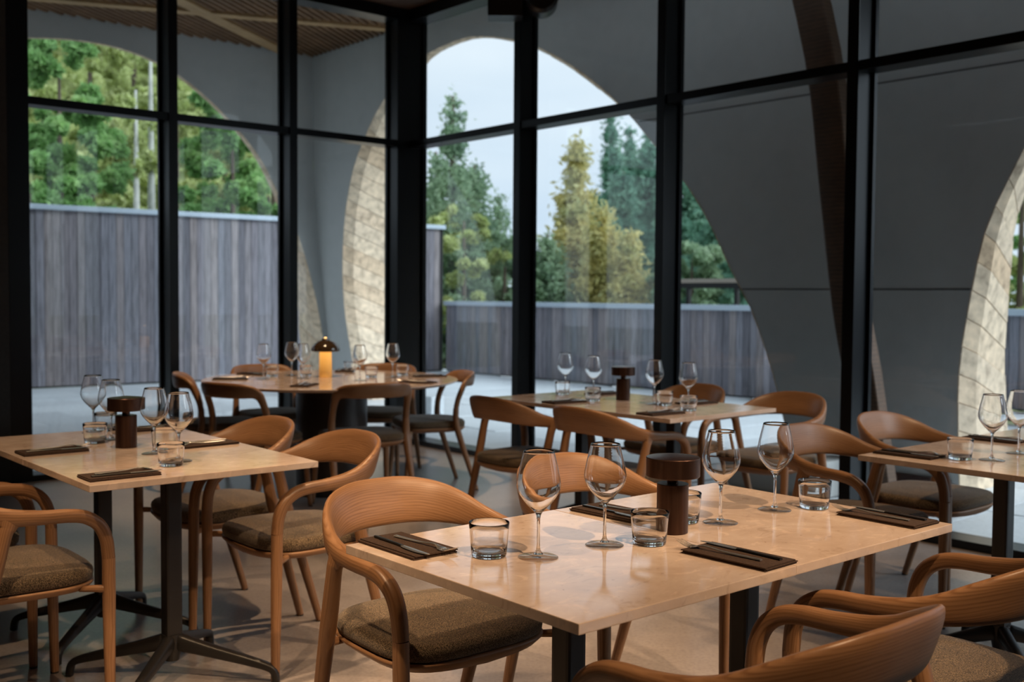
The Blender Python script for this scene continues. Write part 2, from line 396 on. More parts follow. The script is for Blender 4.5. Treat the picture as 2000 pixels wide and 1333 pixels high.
def shell(root, outline, a_lo, a_hi, place, TH):
    """face panel between an arch outline and its bay, outer face, reveal bed; then the boards of the reveal"""
    pts = dense(outline); n = len(pts)
    if pts[0][0] > pts[-1][0]: pts = pts[::-1]
    L = np.concatenate([[0], np.cumsum(np.linalg.norm(np.diff(pts, axis=0), axis=1))])
    iapex = int(np.argmax(pts[:, 1])); zc = 2.9
    iL = next(i for i in range(n) if pts[i][1] > zc); iR = max(i for i in range(n) if pts[i][1] > zc)
    bnd = []
    for i in range(n):
        if i <= iL: bnd.append((a_lo, -.16 + (pts[i][1] + .16) * (TOPW + .16) / (pts[iL][1] + .16)))
        elif i >= iR: bnd.append((a_hi, -.16 + (pts[i][1] + .16) * (TOPW + .16) / (pts[iR][1] + .16)))
        else: bnd.append((a_lo + (a_hi - a_lo) * (L[i] - L[iL]) / (L[iR] - L[iL]), TOPW))
    M = 7; bm = bmesh.new()
    def grid(off):
        g = []
        for i in range(n):
            row = []
            for k in range(M + 1):
                f = k / M; a = pts[i][0] * (1 - f) + bnd[i][0] * f; z = pts[i][1] * (1 - f) + bnd[i][1] * f
                row.append(bm.verts.new(place(a, z, off * float(np.interp(pts[i][1], *TH)))))
            g.append(row)
        return g
    g0, g1 = grid(0), grid(1)
    for g in (g0, g1):
        for i in range(n - 1):
            for k in range(M): bm.faces.new((g[i][k], g[i + 1][k], g[i + 1][k + 1], g[i][k + 1]))
    for i in range(n - 1):
        bm.faces.new((g0[i][0], g1[i][0], g1[i + 1][0], g0[i + 1][0]))
        bm.faces.new((g0[i][M], g0[i + 1][M], g1[i + 1][M], g1[i][M]))
    bm.faces.new([v for v in g0[0]] + [v for v in g1[0][::-1]]); bm.faces.new([v for v in g0[-1]] + [v for v in g1[-1][::-1]])
    bmesh.ops.recalc_face_normals(bm, faces=bm.faces)
    me = bpy.data.meshes.new('concrete_face'); bm.to_mesh(me); bm.free(); me.materials.append(SHELL)
    autosmooth(me, 30); obj('concrete_face', me, None, root)
    # boards on the reveal, laid askew
    tot = L[-1]; bw = .19; skew = .22
    cen = pts.mean(axis=0)
    def at(l):
        l = min(max(l, 0), tot); i = min(int(np.searchsorted(L, l)), n - 1); i = max(i, 1)
        f = (l - L[i - 1]) / (L[i] - L[i - 1]); p = pts[i - 1] * (1 - f) + pts[i] * f
        d = pts[min(i, n - 1)] - pts[i - 1]; nn = np.array([d[1], -d[0]]) / np.linalg.norm(d)
        if np.dot(cen - p, nn) < 0: nn = -nn
        return p, nn
    rr = random.Random(5)
    for j in range(int((tot + skew) / bw)):
        b_ = bmesh.new(); th = rr.uniform(.022, .03); rows = []
        for f, inset in ((-.004, 0), (.2, .035), (1.004, 0)):
            l0 = j * bw - skew * f * (1 if True else -1) + .003; l1 = l0 + bw - .006
            if l1 < .02: l0 = 0; l1 = .02
            row = []
            for l in (l0, l1):
                p, nn = at(l)
                for h in (-.002, (th + inset) * min(1, float(np.interp(p[1], *TH)) / .45) * (.25 if f < 0 else 1)):
                    q = p + nn * h; row.append(b_.verts.new(place(q[0], q[1], f * float(np.interp(p[1], *TH)))))
            rows.append(row)
        for A, B in zip(rows, rows[1:]):
            for x, y in ((0, 1), (1, 3), (3, 2), (2, 0)): b_.faces.new((A[x], A[y], B[y], B[x]))
        b_.faces.new((rows[0][0], rows[0][1], rows[0][3], rows[0][2])); b_.faces.new((rows[-1][0], rows[-1][1], rows[-1][3], rows[-1][2]))
        obj('reveal_board', b_, BOARD, root)
def placeR(a, z, off):
    s, t = warp(C_S, a, z); return wor(s + off, t, z)
def placeL(a, z, off):
    s, t = warp(a, C_T, z); return wor(s, t - off, z)
sr = structure('wall_outer_right'); sl = structure('wall_outer_left')
shell(sr, R1, C_T, 3.45, placeR, ((0, 2.9, 3.6, 3.95), (.62, .58, .3, .09))); shell(sr, R2, 3.45, 11.2, placeR, ((0, .8, 1.5, 2.0, 2.6, 4), (.70, .62, .45, .28, .16, .1)))
shell(sl, L1, -5.7, C_S, placeL, ((0, .9, 1.6, 2.5, 4), (.62, .52, .32, .12, .06)))
for (t0, t1, z) in ((2.30, 4.20, 1.36), (1.20, 4.95, 2.82)):
    obj('shadow_joint', sbox(C_S - .002, C_S + .01, t0, t1, z - .006, z + .006), JOINT, sr)
obj('base_plinth', sbox(C_S - .03, C_S + .05, 2.9, 4.1, -.004, .07), black_mat('dark_red_plinth', (.05, .015, .012), .6), sr)

# soffit above the covered walk
so = structure('ceiling_outer')
obj('soffit_board', sbox(-9, C_S + .7, C_T - .7, -.19, TOP + .06, TOP + .12), DARKWOOD, so)
obj('soffit_board', sbox(.19, C_S + .7, -.19, 11, TOP + .06, TOP + .12), DARKWOOD, so)
bm = bmesh.new(); dr = Vector((1.82, -1.31, 0)).normalized(); nr = Vector((-dr.y, dr.x, 0))
for k in range(-70, 130):
    o_ = Vector((-2, -2, 0)) + nr * (k * .085)
    lo, hi = -20, 20
    for ax, mn, mx_ in ((0, -6.5, C_S - .01), (1, C_T + .01, 6)):
        if abs(dr[ax]) > 1e-6:
            a = (mn - o_[ax]) / dr[ax]; b_ = (mx_ - o_[ax]) / dr[ax]; lo = max(lo, min(a, b_)); hi = min(hi, max(a, b_))
    if hi - lo < .1: continue
    # leave the building's own volume free
    segs = [(lo, hi)]
    cut = []
    for u_ in np.arange(lo, hi, .05):
        p = o_ + dr * u_; cut.append(not (p.x < .2 and p.y > -.2))
    runs = []; st = None
    for i_, c_ in enumerate(cut + [False]):
        if c_ and st is None: st = i_
        if not c_ and st is not None: runs.append((lo + st * .05, lo + (i_ - 1) * .05)); st = None
    for a, b_ in runs:
        if b_ - a < .1: continue
        vs = []
        for u_ in (a, b_):
            for n_ in (-.02, .02):
                for z in (TOP, TOP + .06):
                    p = o_ + dr * u_ + nr * n_; vs.append(bm.verts.new(wor(p.x, p.y, z)))
        for f in ((0, 1, 3, 2), (4, 6, 7, 5), (0, 2, 6, 4), (1, 5, 7, 3), (0, 4, 5, 1), (2, 3, 7, 6)): bm.faces.new([vs[i] for i in f])
sl_o = obj('slat', bm, SLAT, so); sl_o['kind'] = 'stuff'
def flatbeam(p0, p1, wd, z0, z1, mat, parent, name='beam'):
    p0, p1 = Vector((*p0, 0)), Vector((*p1, 0)); d = (p1 - p0).normalized(); n_ = Vector((-d.y, d.x, 0)); b_ = bmesh.new(); vs = []
    for p in (p0, p1):
        for k in (-wd / 2, wd / 2):
            for z in (z0, z1): q = p + n_ * k; vs.append(b_.verts.new(wor(q.x, q.y, z)))
    for f in ((0, 1, 3, 2), (4, 6, 7, 5), (0, 2, 6, 4), (1, 5, 7, 3), (0, 4, 5, 1), (2, 3, 7, 6)): b_.faces.new([vs[i] for i in f])
    return obj(name, b_, mat, parent)
flatbeam((-2.6, -1.6), (1.25, -4.37), .17, TOP - .03, TOP + .05, BEAM, so)
flatbeam((-4.0, -5.15 + .5), (1.58, -2.42), .14, TOP - .029, TOP + .05, BEAM, so)

# leaning timber strut between glass and shell
nodes = []
for t_, z_ in ((3.08, 4.2), (3.43, 2.95), (3.56, 2.1), (3.68, 1.27), (3.78, .8), (3.86, .35), (3.92, 0)):
    nodes.append((*wor(1.0, t_, z_), .06, .115, *W))
st_ = obj('timber_strut', sweep(nodes, 4, 16, 9), DARKWOOD); tag(st_, 'dark brown timber strut leaning between the glass and the outer concrete wall', 'strut')
autosmooth(st_.data, 40)

# ------------------------------------------------------------------ fences outside
def fence(name, label, p0, p1, h, pw=.105, cap=.07, z0=0.0, seed=1, group=None):
    a, b_ = Vector((*p0, 0)), Vector((*p1, 0)); wa, wb = wor(*p0, z0), wor(*p1, z0)
    d = (wb - wa); ln = d.length; ang = math.atan2(d.y, d.x)
    root = thing(name, label, 'fence', wa, ang, group)
    m = bmesh.new(); box(m, 0.003, pw - .003, -.012, .012, 0.02, h, None, .003); me = bpy.data.meshes.new('plank'); m.to_mesh(me); m.free(); me.materials.append(FENCE)
    r2 = random.Random(seed)
    for i in range(int(ln / pw)):
        o = bpy.data.objects.new('plank', me); COL.objects.link(o); o.parent = root
        o.location = (i * pw, r2.uniform(-.005, .005), 0); 
    m = bmesh.new(); box(m, -.01, ln, .015, .07, .0, h, None, 0); obj('backing', m, RUBBER, root)
    m = bmesh.new(); box(m, -.02, ln + .01, -.06, .1, h, h + cap, None, .008); obj('cap', m, CAP, root)
    return root
fence('timber_fence', 'tall weathered timber plank fence with pale blue metal cap, seen through the left windows', (-6.2, -7.78), (5.62, -7.0), 2.40)
fence('timber_fence', 'lower grey plank fence running right behind the middle windows', (5.62, -6.90), (6.35, 9.5), 1.12, seed=4)
fence('timber_fence', 'short grey plank fence far behind the low fence, under the yellow-green tree', (9.3, -3.2), (9.5, -.9), 1.36, .16, seed=6)
fence('timber_fence', 'grey plank fence with dark cap at the far right edge beyond the wooden arch', (9.2, 5.5), (9.5, 12.5), 1.62, .14, seed=7)
# railing
rl = thing('railing', 'dark metal railing with pale wooden handrail above the low fence', 'railing', wor(7.2, -2.6, 0), ROT_T)
def rbox(nm, x0, x1, y0, y1, z0, z1, mat, parent, bev=.004):
    m = bmesh.new(); box(m, x0, x1, y0, y1, z0, z1, None, bev); return obj(nm, m, mat, parent)
rbox('handrail', -.95, .66, -.05, .05, 1.50, 1.56, new_mat('pale_handrail', (.45, .38, .32), .6)[0], rl)
rbox('rail', -.95, .66, -.03, .03, 1.42, 1.50, STEEL, rl)
for x in (-.9, -.35, .55): rbox('post', x - .03, x + .03, -.03, .03, -.1, 1.42, STEEL, rl)

# stone blocks on the paving
m = sbox(.55, 1.15, 3.0, 3.75, 0, .24, .02); tag(obj('concrete_block', m, SHELL), 'low grey concrete block outside the glass, left of the leaning strut', 'block')
m = sbox(1.45, 1.62, -1.8, -1.64, 0, .2, .01); tag(obj('stone_block', m, PAVE), 'small pale grey stone block on the paving behind the round table', 'block')

# ------------------------------------------------------------------ trees
def leaf_mat(name, a, b_, c):
    m, t, bs = new_mat(name, a, .7, 0, .2)
    n = noise(t, 1.6, 3); n2 = noise(t, 14, 2)
    c1 = ramp(t, n, [(.3, a), (.5, b_), (.7, c)]); g = ramp(t, n2, [(.3, (.7, .7, .7)), (.7, (1.25, 1.25, 1.25))])
    t.links.new(mixc(t, c1, g, 1, 'MULTIPLY'), bs.inputs['Base Color'])
    tr = t.nodes.new('ShaderNodeBsdfTranslucent'); mx = t.nodes.new('ShaderNodeMixShader'); mx.inputs[0].default_value = .5
    src = bs.inputs['Base Color'].links[0].from_socket; t.links.new(src, tr.inputs[0])
    out = t.nodes['Material Output']; t.links.new(bs.outputs[0], mx.inputs[1]); t.links.new(tr.outputs[0], mx.inputs[2]); t.links.new(mx.outputs[0], out.inputs[0])
    return m
G_PINE = leaf_mat('bright_pine', (.20, .38, .14), (.34, .56, .22), (.50, .68, .30))
G_YEL = leaf_mat('yellow_green_leaves', (.46, .54, .20), (.60, .66, .30), (.72, .75, .42))
G_SPR = leaf_mat('grey_green_spruce', (.24, .36, .25), (.36, .50, .32), (.50, .62, .42))
G_GOLD = leaf_mat('golden_spruce', (.50, .50, .20), (.74, .66, .30), (.64, .68, .40))
G_DARK = leaf_mat('blue_green_pine', (.13, .27, .20), (.21, .40, .29), (.33, .53, .38))
BARK = concrete('bark', (.10, .07, .05), (.16, .12, .09), .9, 6, 40)
BIRCH = concrete('birch_bark', (.45, .45, .42), (.65, .64, .60), .8, 5, 20)
def quads(name, C, size, mat, parent, rs, elong=1.0, axis=None):
    n = len(C); a = rs.normal(size=(n, 3)); a /= np.linalg.norm(a, axis=1)[:, None]
    if axis is not None: a = a * .5 + axis; a /= np.linalg.norm(a, axis=1)[:, None]
    b_ = rs.normal(size=(n, 3)); b_ -= (b_ * a).sum(1)[:, None] * a; b_ /= np.linalg.norm(b_, axis=1)[:, None]
    sz = (size * rs.uniform(.6, 1.3, n))[:, None]
    v = np.stack([C - a * sz * elong, C + b_ * sz * .55, C + a * sz * elong, C - b_ * sz * .55], 1).reshape(-1, 3)
    me = bpy.data.meshes.new(name); me.vertices.add(4 * n); me.vertices.foreach_set('co', v.ravel())
    me.loops.add(4 * n); me.loops.foreach_set('vertex_index', np.arange(4 * n)); me.polygons.add(n)
    me.polygons.foreach_set('loop_start', np.arange(n) * 4); me.polygons.foreach_set('loop_total', np.full(n, 4)); me.update()
    me.materials.append(mat); o = obj(name, me, None, parent); o['kind'] = 'stuff'; return o
def trunk(parent, h, r, mat, lean=0.0):
    nd = [(0, 0, -.3, r, r, 1, 0, 0), (lean * .3, 0, h * .4, r * .75, r * .75, 1, 0, 0), (lean, 0, h, r * .25, r * .25, 1, 0, 0)]
    obj('trunk', sweep(nd, 4, 8, 2), mat, parent, True)
F_ = 2100.
def spot_xy(px, Y): return Vector(((px - 1000) / F_ * Y, Y, 0))
def conifer(px, Y, h, wd, mat, label, n=9000, seed=1, z0=0, sparse=1.0, group=None, size=.07, name='conifer'):
    rs = np.random.RandomState(seed); root = thing(name, label, 'tree', spot_xy(px, Y) + Vector((0, 0, z0)), 0, group)
    trunk(root, h * .97, .05 + .012 * h, BARK); pts = []; ax = []
    lev = int(h / .26)
    for k in range(lev):
        f = (k + rs.uniform(0, .6)) / lev; z = .25 + f * (h - .3); R = wd * (1 - f) ** .9 * rs.uniform(.6, 1.2) + .04
        nb = max(3, int(9 * (1 - f) + 3)); ph = rs.uniform(0, 6.3)
        for b_ in range(nb):
            a = ph + b_ * 6.283 / nb + rs.normal() * .15; L_ = R * rs.uniform(.5, 1.25); m_ = max(6, int(n / lev / nb * L_ / (wd * .5)))
            u_ = rs.uniform(.08, 1, m_) ** .8; sp = .05 + .18 * L_ * (1 - u_) + .03
            x = np.cos(a) * u_ * L_ + rs.normal(size=m_) * sp * .6; y = np.sin(a) * u_ * L_ + rs.normal(size=m_) * sp * .6
            zz = z - .25 * L_ * u_ + .22 * L_ * u_ ** 3 + rs.normal(size=m_) * .05 - abs(rs.normal(size=m_)) * .07
            pts.append(np.stack([x, y, zz], 1))
    C = np.concatenate(pts)
    C = C[rs.uniform(size=len(C)) < sparse]; C = np.concatenate([C, C + rs.normal(size=C.shape) * .09])
    quads('foliage', C, size * .68, mat, root, rs, 1.5); return root
def leafy(px, Y, h, wd, mat, label, n=9000, seed=1, z0=0, base=.5, tmat=None, group=None, size=.07, lean=0, clumps=60, name='leafy_tree', cat='tree'):
    rs = np.random.RandomState(seed); root = thing(name, label, cat, spot_xy(px, Y) + Vector((0, 0, z0)), 0, group)
    trunk(root, h * .9, .04 + .01 * h, tmat or BARK, lean); P = []
    for k in range(clumps):
        f = rs.uniform(0, 1); z = base + f * (h - base); R = wd * math.sin(math.pi * min(.98, .15 + .85 * (1 - f))) ** .7 * rs.uniform(.35, 1)
        a = rs.uniform(0, 6.28); c_ = np.array([math.cos(a) * R + lean * f, math.sin(a) * R, z]); r = rs.uniform(.18, .42) * (wd * .5 + .3) * .6
        m_ = int(n / clumps); v = rs.normal(size=(m_, 3)); v /= np.linalg.norm(v, axis=1)[:, None]
        P.append(c_ + v * (r * rs.uniform(.55, 1.05, m_)[:, None]) * np.array([1, 1, .75]))
    quads('foliage', np.concatenate(P), size, mat, root, rs, 1.2); return root
leafy(120, 18.5, 5.6, 1.15, G_PINE, 'bright green bushy pine at far left behind the tall fence', 16000, 1, base=1.6, size=.085, clumps=90, name='pine_tree')
leafy(60, 17.5, 3.4, .9, G_PINE, 'low bright green pine in the bottom left corner above the tall fence', 9000, 2, base=1.2, size=.08, clumps=50, name='pine_tree')
leafy(455, 18.5, 4.6, 1.0, G_PINE, 'rounded green pine leaning toward the second window from the left', 15000, 3, base=1.3, size=.085, clumps=80, name='pine_tree')
leafy(525, 17.6, 3.2, .7, G_PINE, 'small green pine at the foot of the concrete arch', 8000, 4, base=1.2, size=.08, clumps=40, name='pine_tree')
for i, (px, Y, h, wd, lb) in enumerate([(180, 27, 9.5, 2.0, 'tall pale yellow-green tree behind the far left pine'), (265, 30, 11, 2.2, 'pale yellow-green tree above the left fence, beside the birch'),
                                    (345, 28, 9.5, 2.0, 'yellow-green tree behind the first mullion'), (440, 31, 9, 2.1, 'yellow-green tree behind the rounded green pine'), (535, 30, 8, 1.9, 'yellow-green tree nearest the concrete corner'), (90, 30, 10.5, 2.1, 'yellow-green tree filling the left edge behind the pines')]):
    leafy(px, Y, h, wd, G_YEL, lb, 11000, 10 + i, base=.8, size=.11, clumps=90, group='yellow-green trees behind the tall fence')
leafy(297, 20, 6.5, .7, G_YEL, 'slender birch with pale bark seen through the first left pane', 900, 20, base=3.5, tmat=BIRCH, clumps=30, name='birch_tree')
leafy(268, 22, 6.0, .6, G_YEL, 'second slender birch, left of the other birch', 600, 21, base=3.7, tmat=BIRCH, clumps=20, name='birch_tree')
conifer(882, 21, 5.3, 1.0, G_SPR, 'tall grey-green spruce right of the corner post', 7000, 30, sparse=.9, name='spruce_tree')
conifer(850, 24, 4.6, 1.1, G_SPR, 'grey-green spruce half hidden by the corner post', 7000, 31, name='spruce_tree')
conifer(925, 23, 4.2, 1.0, G_SPR, 'grey-green spruce between the tall spruce and the middle mullion', 7000, 32, name='spruce_tree')
conifer(972, 25, 3.7, 1.0, G_SPR, 'small grey-green spruce against the middle mullion', 5000, 33, sparse=.8, name='spruce_tree')
leafy(905, 20.5, 3.0, .9, G_YEL, 'low yellow-green bush under the tall spruce', 6000, 34, base=.3, size=.07, name='bush', cat='bush')
leafy(985, 21, 2.6, .8, G_SPR, 'low grey-green bush beside the middle mullion', 5000, 35, base=.3, size=.07, name='bush', cat='bush')
conifer(1122, 22, 4.6, 1.15, G_GOLD, 'golden yellow spruce in the middle window', 15000, 40, name='golden_spruce', size=.075)
conifer(1175, 21, 3.1, .85, G_GOLD, 'shorter golden spruce right beside the tall golden one', 8000, 41, name='golden_spruce')
conifer(1225, 20.5, 2.6, .75, G_GOLD, 'lowest golden spruce, beside the second mullion', 7000, 42, name='golden_spruce')
conifer(1068, 21, 2.6, .8, G_SPR, 'low grey-green spruce at the left foot of the golden one', 6000, 43, name='spruce_tree')
for i, (px, Y, h, wd, lb) in enumerate([(1190, 30, 6.4, .8, 'thin dark spire-topped spruce behind the golden trees'), (1226, 31, 6.2, .9, 'second spire-topped spruce, right of the thin one'), (1262, 27, 5.6, 1.3, 'dark blue-green spruce against the second mullion'),
                                    (1215, 26, 4.4, 1.5, 'broad dark green spruce behind the low golden one'), (1160, 29, 4.2, 1.4, 'dark green spruce half hidden behind the golden tree')]):
    conifer(px, Y, h, wd, G_DARK, lb, 9000, 50 + i, size=.09, name='spruce_tree', group='dark spruces behind the golden trees')
conifer(1345, 25, 4.5, 1.5, G_DARK, 'big blue-green pine under the right side of the arch', 13000, 60, size=.09, name='blue_pine')
conifer(1400, 22, 3.5, 1.1, G_DARK, 'blue-green pine behind the railing, left of the concrete leg', 10000, 61, size=.08, name='blue_pine')
leafy(1440, 20.5, 2.4, .8, G_DARK, 'low blue-green bush at the end of the railing', 6000, 62, base=.4, name='bush', cat='bush')
leafy(1350, 20, 2.2, .8, G_SPR, 'grey-green bush seen below the railing', 6000, 63, base=.3, name='bush', cat='bush')
leafy(1990, 19, 4.3, 1.0, G_YEL, 'yellow-green bush beyond the wooden arch at the right edge', 8000, 64, base=.8, name='bush', cat='bush')
for i, (px, Y, h, wd, mt) in enumerate([(2110, 22, 5.0, 1.4, G_SPR), (2230, 24, 5.8, 1.5, G_DARK), (2370, 21, 4.4, 1.3, G_GOLD), (2520, 23, 5.4, 1.5, G_SPR), (2700, 22, 5.0, 1.5, G_DARK)]):
    conifer(px, Y, h, wd, mt, '%s spruce behind the low fence, %s beyond the right edge of the picture' % (('grey-green', 'tall blue-green', 'golden', 'grey-green', 'blue-green')[i], ('just', 'second', 'third', 'fourth', 'farthest')[i]), 6000, 80 + i, name='spruce_tree', group='spruces beyond the right edge')
leafy(1930, 24, 5.5, 1.4, G_PINE, 'green tree behind the right wooden arch', 8000, 65, base=.8)

# wooded slope far behind the tall fence
bm = bmesh.new(); hn = 40; hv = []
rs_ = np.random.RandomState(9)
for i in range(hn + 1):
    row = []
    for j in range(9):
        x = -22 + i * .62; y = 33 + j * 3.0; hgt = min(1, max(0, (-4.5 - x) / 3.5))
        row.append(bm.verts.new((x, y, -.3 + hgt * j * 2.1 + rs_.uniform(-.35, .35))))
    hv.append(row)
for i in range(hn):
    for j in range(8): bm.faces.new((hv[i][j], hv[i + 1][j], hv[i + 1][j + 1], hv[i][j + 1]))
bm2 = bm; structure('hillside', bm2, leaf_mat('slope_foliage', (.34, .42, .18), (.48, .54, .26), (.56, .60, .36)))
_C = []
for _ in range(26000):
    x = rs_.uniform(-22, -5); y = rs_.uniform(33, 56); hgt = min(1, max(0, (-4.5 - x) / 3.5)); _C.append((x, y, -.3 + hgt * (y - 33) / 3 * 2.1 + abs(rs_.normal()) * .6 + .1))
_o = quads('slope_shrubs', np.array(_C), .22, G_YEL, None, rs_, 1.1); tag(_o, 'pale yellow-green undergrowth covering the slope far behind the tall fence', 'shrubs')

# ------------------------------------------------------------------ chairs
def rail_nodes():
    half = [(0, -.262, .718, 0.0129, 0.0672, 0, -.32, 1), (.080, -.257, .716, 0.0129, 0.0662, 0, -.32, 1), (.155, -.230, .706, 0.0135, 0.0599, .05, -.30, 1),
            (.210, -.182, .688, 0.0146, 0.0483, .12, -.20, 1), (.246, -.118, .667, 0.0175, 0.0347, .12, -.08, 1), (.265, -.050, .654, 0.0193, 0.0263, .05, 0, 1),
            (.271, .035, .646, 0.0197, 0.0213, 0, 0, 1), (.272, .110, .642, 0.0193, 0.0201, 0, .0, 1), (.271, .160, .631, 0.0193, 0.0199, 0, .35, 1),
            (.270, .200, .602, 0.0191, 0.0194, 0, 1, .8), (.269, .221, .556, 0.0188, 0.0188, 0, 1, .2), (.268, .228, .500, 0.0185, 0.0185, 0, 1, 0)]
    left = []
    for x, y, z, a, b_, vx, vy, vz in half[1:]: left.append((-x, y, z, a, b_, -vx, vy, vz))
    # keep the thickness/height frame continuous from the left front to the right front
    return [n_ for n_ in left[::-1]] + half
def seat_outline(hw_f, hw_b, yf, yb, n=48, off=0):
    pts = []
    for i in range(n):
        th = 2 * math.pi * i / n; c_, s_ = math.cos(th), math.sin(th); e = 2 / 3.6
        x = abs(c_) ** e * math.copysign(1, c_); y = abs(s_) ** e * math.copysign(1, s_)
        v = (y + 1) / 2; hw = hw_b + (hw_f - hw_b) * v
        pts.append((x * (hw + off), (yf + yb) / 2 + y * ((yf - yb) / 2 + off)))
    return pts
def seat_mesh(z0, z1, hw_f, hw_b, yf, yb, dome=.014, rnd_=.018, dip=0):
    bm = bmesh.new(); rings = []
    prof = [(-.012, z0), (0, z0 + .006), (.002, (z0 + z1) / 2), (0, z1 - rnd_ * .7), (-rnd_ * .45, z1 - rnd_ * .2), (-rnd_, z1)]
    for off, z in prof: rings.append([bm.verts.new((x, y, z - dip * (x / hw_f) ** 2 * 0)) for x, y in seat_outline(hw_f, hw_b, yf, yb, off=off)])
    for f in (.75, .5, .25):
        rings.append([bm.verts.new((x * f, (y - (yf + yb) / 2) * f + (yf + yb) / 2, z1 + dome * (1 - f * f))) for x, y in seat_outline(hw_f, hw_b, yf, yb, off=-rnd_)])
    top = bm.verts.new((0, (yf + yb) / 2, z1 + dome)); bot = rings[0]
    for A, B in zip(rings, rings[1:]):
        for k in range(len(A)): bm.faces.new((A[k], A[(k + 1) % len(A)], B[(k + 1) % len(A)], B[k]))
    for k in range(len(A)): bm.faces.new((rings[-1][k], rings[-1][(k + 1) % len(A)], top))
    bm.faces.new(bot[::-1]); return bm
def shell_mesh():
    bm = bmesh.new(); ring0 = []; rings = []
    for off, z in ((-.05, .388), (-.012, .398), (.004, .412), (.004, .419), (-.014, .419)):
        rings.append([bm.verts.new((x, y, z - .010 * (1 - abs(x) / .25) * (1 if z < .41 else 0))) for x, y in seat_outline(.248, .222, .230, -.218, off=off)])
    for A, B in zip(rings, rings[1:]):
        for k in range(len(A)): bm.faces.new((A[k], A[(k + 1) % len(A)], B[(k + 1) % len(A)], B[k]))
    bm.faces.new(rings[0][::-1]); bm.faces.new(rings[-1]); return bm
def make_armchair():
    t = thing('armchair', 'x', 'chair')
    obj('back_rail', sweep(rail_nodes(), 6, 20, 2.6, None, False), OAK, t, True)
    for s in (-1, 1):
        fl = obj('leg', sweep([(s * .268, .228, .500, 0.0185, 0.0185, 0, 1, 0), (s * .266, .229, .35, 0.0181, 0.0181, 0, 1, 0), (s * .261, .232, .006, 0.0135, 0.0135, 0, 1, 0)], 6, 20, 2.6, None, False), OAK, t, True)
        rl_ = obj('leg', sweep([(s * .266, -.050, .652, 0.0164, 0.0378, 0, 1, 0), (s * .267, -.057, .630, 0.0175, 0.0269, 0, 1, 0), (s * .267, -.068, .598, 0.0193, 0.0208, 0, 1, 0), (s * .261, -.110, .430, 0.0213, 0.0213, 0, 1, 0), (s * .242, -.232, .006, 0.0140, 0.0140, 0, 1, 0)], 6, 16, 2.2, None, False), OAK, t, True)
        for lg, (x, y) in ((fl, (.261, .232)), (rl_, (.242, -.232))):
            m = lathe([(0, 0), (.0134, 0), (.0137, .007), (0, .007)], 14); f_ = obj('foot_cap', m, RUBBER, lg); f_.location = (s * x, y, 0)
        # short brackets that carry the seat on the legs
        obj('bracket', sweep([(s * .270, .224, .405, .011, .012, 0, 0, 1), (s * .255, .20, .407, .010, .011, 0, 0, 1), (s * .215, .16, .404, .010, .009, 0, 0, 1)], 3, 10, 2.4), OAK, t, True)
        obj('bracket', sweep([(s * .264, -.108, .425, .011, .018, 0, 0, 1), (s * .25, -.112, .410, .012, .012, 0, 0, 1), (s * .20, -.12, .404, .012, .009, 0, 0, 1)], 3, 10, 2.4), OAK, t, True)
    obj('seat_frame', shell_mesh(), OAK, t, True)
    obj('seat_cushion', seat_mesh(.419, .464, .2475, .222, .232, -.220), FABRIC, t, True)
    return t
def make_sidechair():
    t = thing('side_chair', 'x', 'chair')
    half = [(0, -.285, .735, 0.0129, 0.0462, 0, -.12, 1), (.08, -.280, .735, 0.0129, 0.0462, 0, -.12, 1), (.15, -.255, .733, 0.0135, 0.0441, .1, -.12, 1), (.200, -.215, .726, 0.0152, 0.0378, .5, 0, 1),
            (.222, -.180, .705, 0.0175, 0.0304, 1, .1, .8), (.230, -.160, .670, 0.0187, 0.0222, 1, .3, .2), (.233, -.135, .61, 0.0181, 0.0193, 1, .2, 0), (.235, -.120, .55, 0.0181, 0.0193, 1, .2, 0)]
    left = [(-x, y, z, a, b_, -vx, vy, vz) for x, y, z, a, b_, vx, vy, vz in half[1:]]
    obj('back_rail', sweep(left[::-1] + half, 6, 18, 2.5, None, False), OAK, t, True)
    for s in (-1, 1):
        fl = obj('leg', sweep([(s * .225, .19, .405, 0.0187, 0.0187, 0, 1, 0), (s * .235, .205, .2, 0.0170, 0.0170, 0, 1, 0), (s * .245, .222, .006, 0.0135, 0.0135, 0, 1, 0)], 5, 14, 2.2), OAK, t, True)
        rl_ = obj('leg', sweep([(s * .235, -.120, .550, 0.0181, 0.0193, 1, .2, 0), (s * .237, -.118, .47, 0.0187, 0.0234, 1, .2, 0), (s * .238, -.132, .40, 0.0199, 0.0257, 1, .2, 0), (s * .242, -.19, .22, 0.0170, 0.0181, 1, .2, 0), (s * .245, -.262, .006, 0.0135, 0.0135, 1, .2, 0)], 5, 18, 2.5, None, False), OAK, t, True)
        for lg, (x, y) in ((fl, (.245, .222)), (rl_, (.245, -.262))):
            m = lathe([(0, 0), (.0134, 0), (.0137, .007), (0, .007)], 14); f_ = obj('foot_cap', m, RUBBER, lg); f_.location = (s * x, y, 0)
        obj('bracket', sweep([(s * .238, -.128, .415, .011, .016, 0, 0, 1), (s * .20, -.122, .404, .011, .009, 0, 0, 1)], 3, 10, 2.4), OAK, t, True)
    obj('seat_frame', shell_mesh(), OAK, t, True)
    obj('seat_cushion', seat_mesh(.419, .464, .2475, .222, .232, -.220), FABRIC, t, True)
    return t
FACE = {'+t': ROT_T - math.pi / 2, '-t': ROT_T + math.pi / 2, '+s': ROT_S - math.pi / 2, '-s': ROT_S + math.pi / 2}
arm0 = make_armchair(); side0 = make_sidechair(); used = set()
